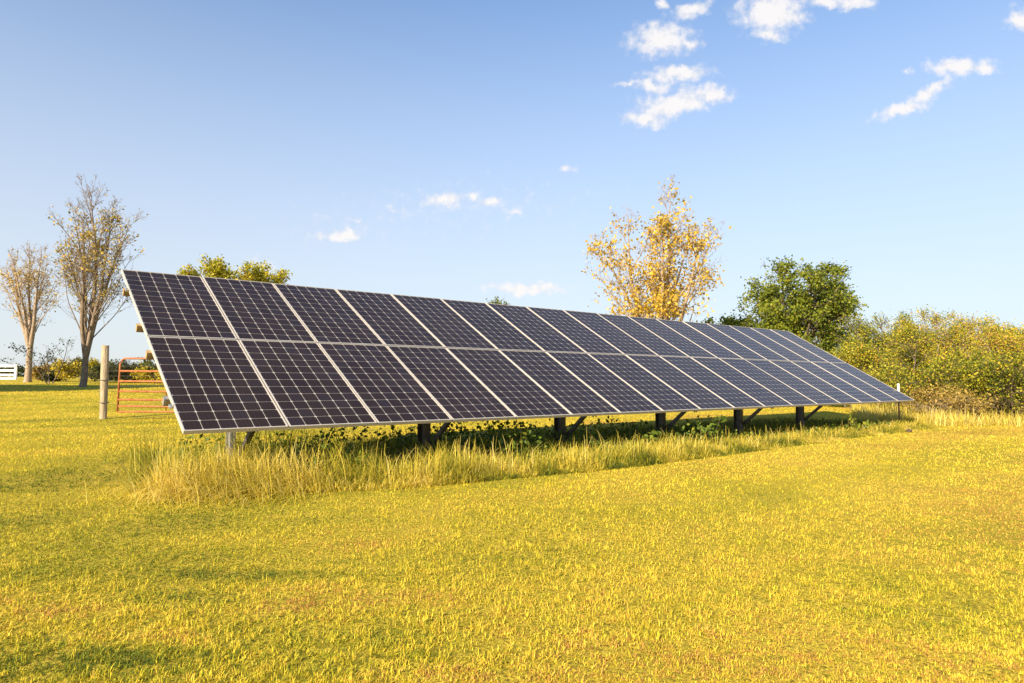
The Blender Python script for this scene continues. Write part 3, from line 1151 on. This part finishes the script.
def blades(rs, X, Y, Hh, W, tint, lean, segs=2, curl=.6, base_dz=0.0, az=None, zz=None):
    n = len(X)
    if az is None:
        az = rs.uniform(0, 2 * PI, n)
    dx, dy = np.cos(az), np.sin(az)
    px, py = -dy, dx
    tw = rs.uniform(-.7, .7, n)
    px, py = px * np.cos(tw) - py * np.sin(tw), px * np.sin(tw) + py * np.cos(tw)
    Z = (terrain(X, Y) if zz is None else zz) + base_dz
    vs = []
    for k in range(segs + 1):
        u = k / segs
        a = lean * (.35 + curl * u)
        hor = Hh * u * np.sin(np.clip(a, 0, 2.2))
        ver = Hh * u * np.cos(np.clip(a, 0, 2.2))
        cx_ = X + dx * hor
        cy_ = Y + dy * hor
        cz_ = Z + ver
        if k < segs:
            w = W * (1 - .35 * u) * .5
            vs.append(np.stack([cx_ - px * w, cy_ - py * w, cz_], 1))
            vs.append(np.stack([cx_ + px * w, cy_ + py * w, cz_], 1))
        else:
            w = W * .12
            vs.append(np.stack([cx_ - px * w, cy_ - py * w, cz_], 1))
            vs.append(np.stack([cx_ + px * w, cy_ + py * w, cz_], 1))
    V = np.stack(vs, 1)
    m_ = V.shape[1]
    V = V.reshape(-1, 3)
    base = np.arange(n)[:, None] * m_
    Q = np.concatenate([base + np.array([[2 * k, 2 * k + 1, 2 * k + 3, 2 * k + 2]]) for k in range(segs)], 1).reshape(-1, 4)
    return V, Q, np.repeat(tint, m_)


def s_and_D(X, Y):
    dx, dy = X - A0.x, Y - A0.y
    return dx * e_.x + dy * e_.y, dx * n_.x + dy * n_.y


FRONT_S = np.array([-2, -.6, 0, 1.0, 1.8, 4.2, 8, 11.5, 14.1, 17, 20])
FRONT_D = np.array([1.3, .45, -.1, -.45, -.8, -1.1, -1.05, -.92, -.83, -.75, -.7])


def front_edge(s):
    return np.interp(s, FRONT_S, FRONT_D) + .12 * (vnoise(s * 1.3, s * 0, 6) - .5)


rs = np.random.RandomState(1)
NB = 1700000
# depth density ~ 1/d
d0, d1 = 1.9, 42.0
u = rs.uniform(0, 1, NB)
D = d0 * (d1 / d0) ** (u ** 1.25)
U = rs.uniform(-.9, .9, NB)
X = U * (D + 1.2)
Y = D
s_, Dd = s_and_D(X, Y)
intall = (Dd > front_edge(s_)) & (Dd < 3.0) & (s_ > -.2) & (s_ < 16.3)
keep = ~intall
X, Y, D = X[keep], Y[keep], D[keep]
n = len(X)
patch = fbm(X * .42, Y * .42, 21, 3)
patch2 = fbm(X * 1.5, Y * 1.5, 31, 3)
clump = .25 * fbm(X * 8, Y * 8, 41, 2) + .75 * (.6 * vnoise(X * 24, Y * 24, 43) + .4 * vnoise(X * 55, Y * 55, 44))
brown = np.clip((fbm(X * .8 + 7, Y * .8 - 3, 51, 3) - .56) * 5, 0, 1) * sstep(12, 5, D)
tint = .45 - .05 * sstep(5, 2.5, D) * sstep(1, -3, X) - .42 * (rs.uniform(0, 1, n) < .2) * sstep(11, 3, D) * sstep(4, -2, X) + .5 * (np.clip(clump, .2, .7) - .45) + .20 * sstep(-4.5, 4.5, X / (.4 + .12 * D)) - .13 + .75 * (patch - .5) + .50 * (patch2 - .5) + rs.normal(0, .17, n) * (.45 + .55 * sstep(12, 3, D)) + .45 * (vnoise(X * 30, Y * 30, 47) - .5) * sstep(9, 2, D) + .55 * brown * rs.uniform(0, 1, n) + .12 * sstep(-2, 6, X)  # painted in: self-shadow specks, dark clump gaps, lighter front-lit right side, beside natural variety

def gpt(px, py):
    d = pdir(px, py)
    k_ = -CAM_H / d.z
    return d.x * k_, d.y * k_


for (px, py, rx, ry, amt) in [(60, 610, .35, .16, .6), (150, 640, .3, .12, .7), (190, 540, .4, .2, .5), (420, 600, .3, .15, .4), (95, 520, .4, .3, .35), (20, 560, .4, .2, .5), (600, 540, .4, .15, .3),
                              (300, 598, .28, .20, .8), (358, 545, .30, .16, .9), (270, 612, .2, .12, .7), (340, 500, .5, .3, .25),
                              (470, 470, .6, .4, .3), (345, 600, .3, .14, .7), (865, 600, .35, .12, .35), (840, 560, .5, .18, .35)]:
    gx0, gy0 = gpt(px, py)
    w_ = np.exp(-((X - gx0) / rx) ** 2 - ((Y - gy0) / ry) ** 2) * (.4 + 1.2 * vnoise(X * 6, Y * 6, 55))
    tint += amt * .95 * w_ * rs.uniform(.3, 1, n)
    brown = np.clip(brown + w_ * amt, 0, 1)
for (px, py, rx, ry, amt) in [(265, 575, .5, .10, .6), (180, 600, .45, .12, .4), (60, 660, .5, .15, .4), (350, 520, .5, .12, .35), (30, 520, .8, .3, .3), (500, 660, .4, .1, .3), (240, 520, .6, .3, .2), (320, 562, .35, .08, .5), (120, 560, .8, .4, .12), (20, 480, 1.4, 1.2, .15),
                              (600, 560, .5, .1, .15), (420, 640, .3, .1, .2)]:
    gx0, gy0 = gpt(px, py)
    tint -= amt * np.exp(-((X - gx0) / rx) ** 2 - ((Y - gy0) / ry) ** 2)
# mown stripes parallel to the row, faint
ss, DD = s_and_D(X, Y)
tint += .12 * np.sin(DD * 2 * PI / 2.4 + .8 * vnoise(X * .3, Y * .3, 90)) * sstep(3.5, 7, D)
tint = np.clip(tint, 0, 1)
Hh = (.007 + .046 * np.clip(clump - .2, 0, 1)) * rs.uniform(.6, 1.35, n) * (1 + .012 * D) * (1 - .35 * brown) * (1 - .3 * sstep(-.5, 4, X))
W = np.maximum(.0025, .00058 * D) * rs.uniform(.7, 1.4, n)
lean = np.abs(rs.normal(1.25, .65, n))
keep = rs.uniform(0, 1, n) < np.clip(.06 + 2.6 * (clump - .25), .06, 1)
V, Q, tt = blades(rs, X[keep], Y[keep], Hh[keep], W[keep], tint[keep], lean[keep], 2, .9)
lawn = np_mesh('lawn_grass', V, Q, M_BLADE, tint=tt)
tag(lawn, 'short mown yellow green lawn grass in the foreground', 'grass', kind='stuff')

# tall unmown grass along the foot of the array
rs = np.random.RandomState(2)
n = 75000
s = rs.uniform(-.5, 16.6, n) ** 1.0
s = -.12 + 16.7 * rs.uniform(0, 1, n) ** 1.3 + rs.normal(0, .07, n)
fe = front_edge(s)
wid = rs.exponential(.55, n)
Dq = fe + wid
ok = (Dq < 3.4)
s, Dq, fe = s[ok], Dq[ok], fe[ok]
X = A0.x + e_.x * s + n_.x * Dq
Y = A0.y + e_.y * s + n_.y * Dq
n = len(s)
cl = fbm(X * 1.6, Y * 1.6, 61, 3)
edge = sstep(0, .35, Dq - fe)
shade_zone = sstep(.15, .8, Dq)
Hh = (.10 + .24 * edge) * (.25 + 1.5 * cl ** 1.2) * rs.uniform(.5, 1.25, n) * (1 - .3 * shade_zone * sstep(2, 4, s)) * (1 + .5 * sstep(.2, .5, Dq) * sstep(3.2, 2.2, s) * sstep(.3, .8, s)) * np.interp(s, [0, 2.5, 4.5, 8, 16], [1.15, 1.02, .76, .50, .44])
W = (.0034 + .00035 * Y) * rs.uniform(.6, 1.4, n)
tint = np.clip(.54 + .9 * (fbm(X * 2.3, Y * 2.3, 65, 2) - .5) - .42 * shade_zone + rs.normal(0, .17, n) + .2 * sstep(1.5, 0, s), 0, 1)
lean = np.abs(rs.normal(.8, .55, n)) + .3 * sstep(5, 9, s)
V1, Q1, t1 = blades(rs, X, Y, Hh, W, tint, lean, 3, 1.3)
# straw clump sweeping out at the left front corner
n = 3200
a = rs.normal(0, .55, (n, 2))
X = A0.x + .05 + a[:, 0] * .7 + .35
Y = A0.y + .35 + a[:, 1] * .55
az = rs.normal(R(205), .6, n)
Hh = rs.uniform(.22, .52, n)
V2, Q2, t2 = blades(rs, X, Y, Hh, rs.uniform(.003, .006, n), np.clip(rs.normal(.72, .2, n), 0, 1), np.abs(rs.normal(.8, .4, n)), 4, 1.1, az=az)
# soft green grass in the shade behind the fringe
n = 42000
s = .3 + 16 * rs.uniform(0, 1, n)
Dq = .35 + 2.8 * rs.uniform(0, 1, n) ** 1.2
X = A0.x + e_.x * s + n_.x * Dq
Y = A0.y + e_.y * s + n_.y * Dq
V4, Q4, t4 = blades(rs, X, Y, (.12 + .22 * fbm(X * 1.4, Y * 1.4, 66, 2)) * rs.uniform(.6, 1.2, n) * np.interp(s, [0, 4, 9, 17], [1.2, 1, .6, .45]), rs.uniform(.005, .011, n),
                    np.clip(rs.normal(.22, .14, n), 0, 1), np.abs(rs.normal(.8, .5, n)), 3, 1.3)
# seed stalks bending over
n = 1100
s = -.2 + 15 * rs.uniform(0, 1, n) ** 1.2
Dq = front_edge(s) + rs.uniform(.1, 1.1, n)
X = A0.x + e_.x * s + n_.x * Dq
Y = A0.y + e_.y * s + n_.y * Dq
V3, Q3, t3 = blades(rs, X, Y, rs.uniform(.3, .58, n) * np.interp(s, [0, 5, 9, 16], [.95, .85, .6, .4]), rs.uniform(.004, .007, n), np.clip(rs.normal(.8, .15, n), 0, 1), np.abs(rs.normal(.5, .3, n)), 5, 1.5)
V = np.concatenate([V1, V2, V3, V4])
Q = np.concatenate([Q1, Q2 + len(V1), Q3 + len(V1) + len(V2), Q4 + len(V1) + len(V2) + len(V3)])
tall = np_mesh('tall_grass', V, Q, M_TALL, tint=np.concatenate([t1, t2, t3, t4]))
tag(tall, 'unmown straw yellow tall grass along the foot of the array', 'grass', kind='stuff')

# green weeds in the shade beneath
rs = np.random.RandomState(4)
n = 17000
s = .6 + 15.9 * rs.uniform(0, 1, n)
Dq = -.1 + 3.0 * rs.uniform(0, 1, n) ** 1.4
n = n
kw = (rs.uniform(0, 1, n) < np.interp(s, [0, 6, 9, 17], [1, 1, .18, .08]))
s, Dq = s[kw], Dq[kw]
n = len(s)
X = A0.x + e_.x * s + n_.x * Dq
Y = A0.y + e_.y * s + n_.y * Dq
cl = np.clip((fbm(X * 1.3, Y * 1.3, 71, 3) - .35) * 2.4, 0, 1)
P = np.stack([X, Y, terrain(X, Y) + .03 + rs.uniform(0, 1, n) * (.06 + .52 * cl) * np.interp(s, [0, 4, 8, 10, 17], [1.1, 1, .65, .3, .15])], 1)
V, Q, tt = leaves_np(rs, P, .06, .02, np.clip(rs.normal(.4, .25, n), 0, 1))
wd = np_mesh('weeds', V, Q, M_WEED, tint=tt)
tag(wd, 'dark green leafy weeds growing in the shade beneath the panels', 'weeds', kind='stuff')

# rough meadow before the thicket at the right
rs = np.random.RandomState(6)
n = 200000
X = rs.uniform(4.0, 26, n)
Y = rs.uniform(14.5, 32, n)
s_, D_ = s_and_D(X, Y)
edge_y = 16.6 + .9 * (vnoise(X * .5, X * 0, 9) - .5) - .12 * (X - 9)
keep = (Y > edge_y) & ((D_ < -.6) | (s_ > 17.0)) & ~((D_ > -.2) & (s_ < 17.6)) & (X < Y * 1.0)
keep &= ((X / Y) > .50)
X, Y = X[keep], Y[keep]
n = len(X)
cl = .5 * fbm(X * .9, Y * .9, 81, 3) + .5 * fbm(X * 3.1, Y * 3.1, 82, 2)
Hh = (.06 + .75 * np.clip(cl - .25, 0, 1)) * rs.uniform(.5, 1.3, n)
V, Q, tt = blades(rs, X, Y, Hh, rs.uniform(.006, .014, n), np.clip(.62 + 1.6 * (cl - .5) + rs.normal(0, .22, n), 0, 1), np.abs(rs.normal(.65, .45, n)), 3, 1.2)
md = np_mesh('rough_meadow', V, Q, M_TALL, tint=tt)
tag(md, 'rough knee high yellow meadow in front of the right thicket', 'grass', kind='stuff')

# broad leaved weeds one can tell apart


def weed(px, Y_, h, label, seed, w=.35, green=.3):
    rs = np.random.RandomState(seed)
    x = at(px, Y_)
    root = empty('weed_plant', (x, Y_, tz(x, Y_)))
    lines, tips = [], []
    for k in range(5):
        az = rs.uniform(0, 6.28)
        d = np.array([math.cos(az) * w, math.sin(az) * w, 1])
        pts, rad = limb(rs, np.array([0, 0, 0.]), d, h * rs.uniform(.7, 1.05), .006, .002, 6, .1, .02)
        lines.append((pts, rad))
        tips.append(pts[1:])
    V, Q = tubes_np(lines, lambda r: 4)
    np_mesh('stem', V, Q, M_BARK_DARK, root)
    TP = np.concatenate(tips)
    idx = rs.randint(0, len(TP), 90)
    V, Q, tt = leaves_np(rs, TP[idx], .085, .035, np.clip(rs.normal(green, .2, 90), 0, 1), aspect=.6)
    np_mesh('leaves', V, Q, M_WEED, root, tint=tt)
    tag(root, label, 'plant', 'broad leaved weeds by the array')


weed(712, 11.6, .50, 'broad leaved weed standing between the third and fourth dark posts', 1)
weed(705, 12.2, .38, 'low weed at the left foot of the tall broad leaved weed', 2)
weed(858, 14.2, .42, 'bushy greyish weed clump past the last visible brace', 3, .6, .8)
weed(690, 12.0, .32, 'small dark weed beside the third post brace', 5)
b = MB()
rings = []
for k, (zz, rr2) in enumerate([(-.02, .035), (.01, .045), (.025, .03), (.035, .01)]):
    rings.append([(math.cos(a) * rr2 * (1.5 + .3 * math.sin(a * 3)), math.sin(a) * rr2 * (1 + .2 * math.cos(a * 2 + k)), zz + .008 * math.sin(a * 4)) for a in np.linspace(0, 2 * PI, 11)[:-1]])
b.loft(rings)
cx_, cy_ = at(908, 14.6), 14.6
o = b.build('dirt_clod', M_STONE, loc=(cx_, cy_, tz(cx_, cy_) + .03))
tag(o, 'dark clod of earth on the lawn right of the array tip', 'clod')
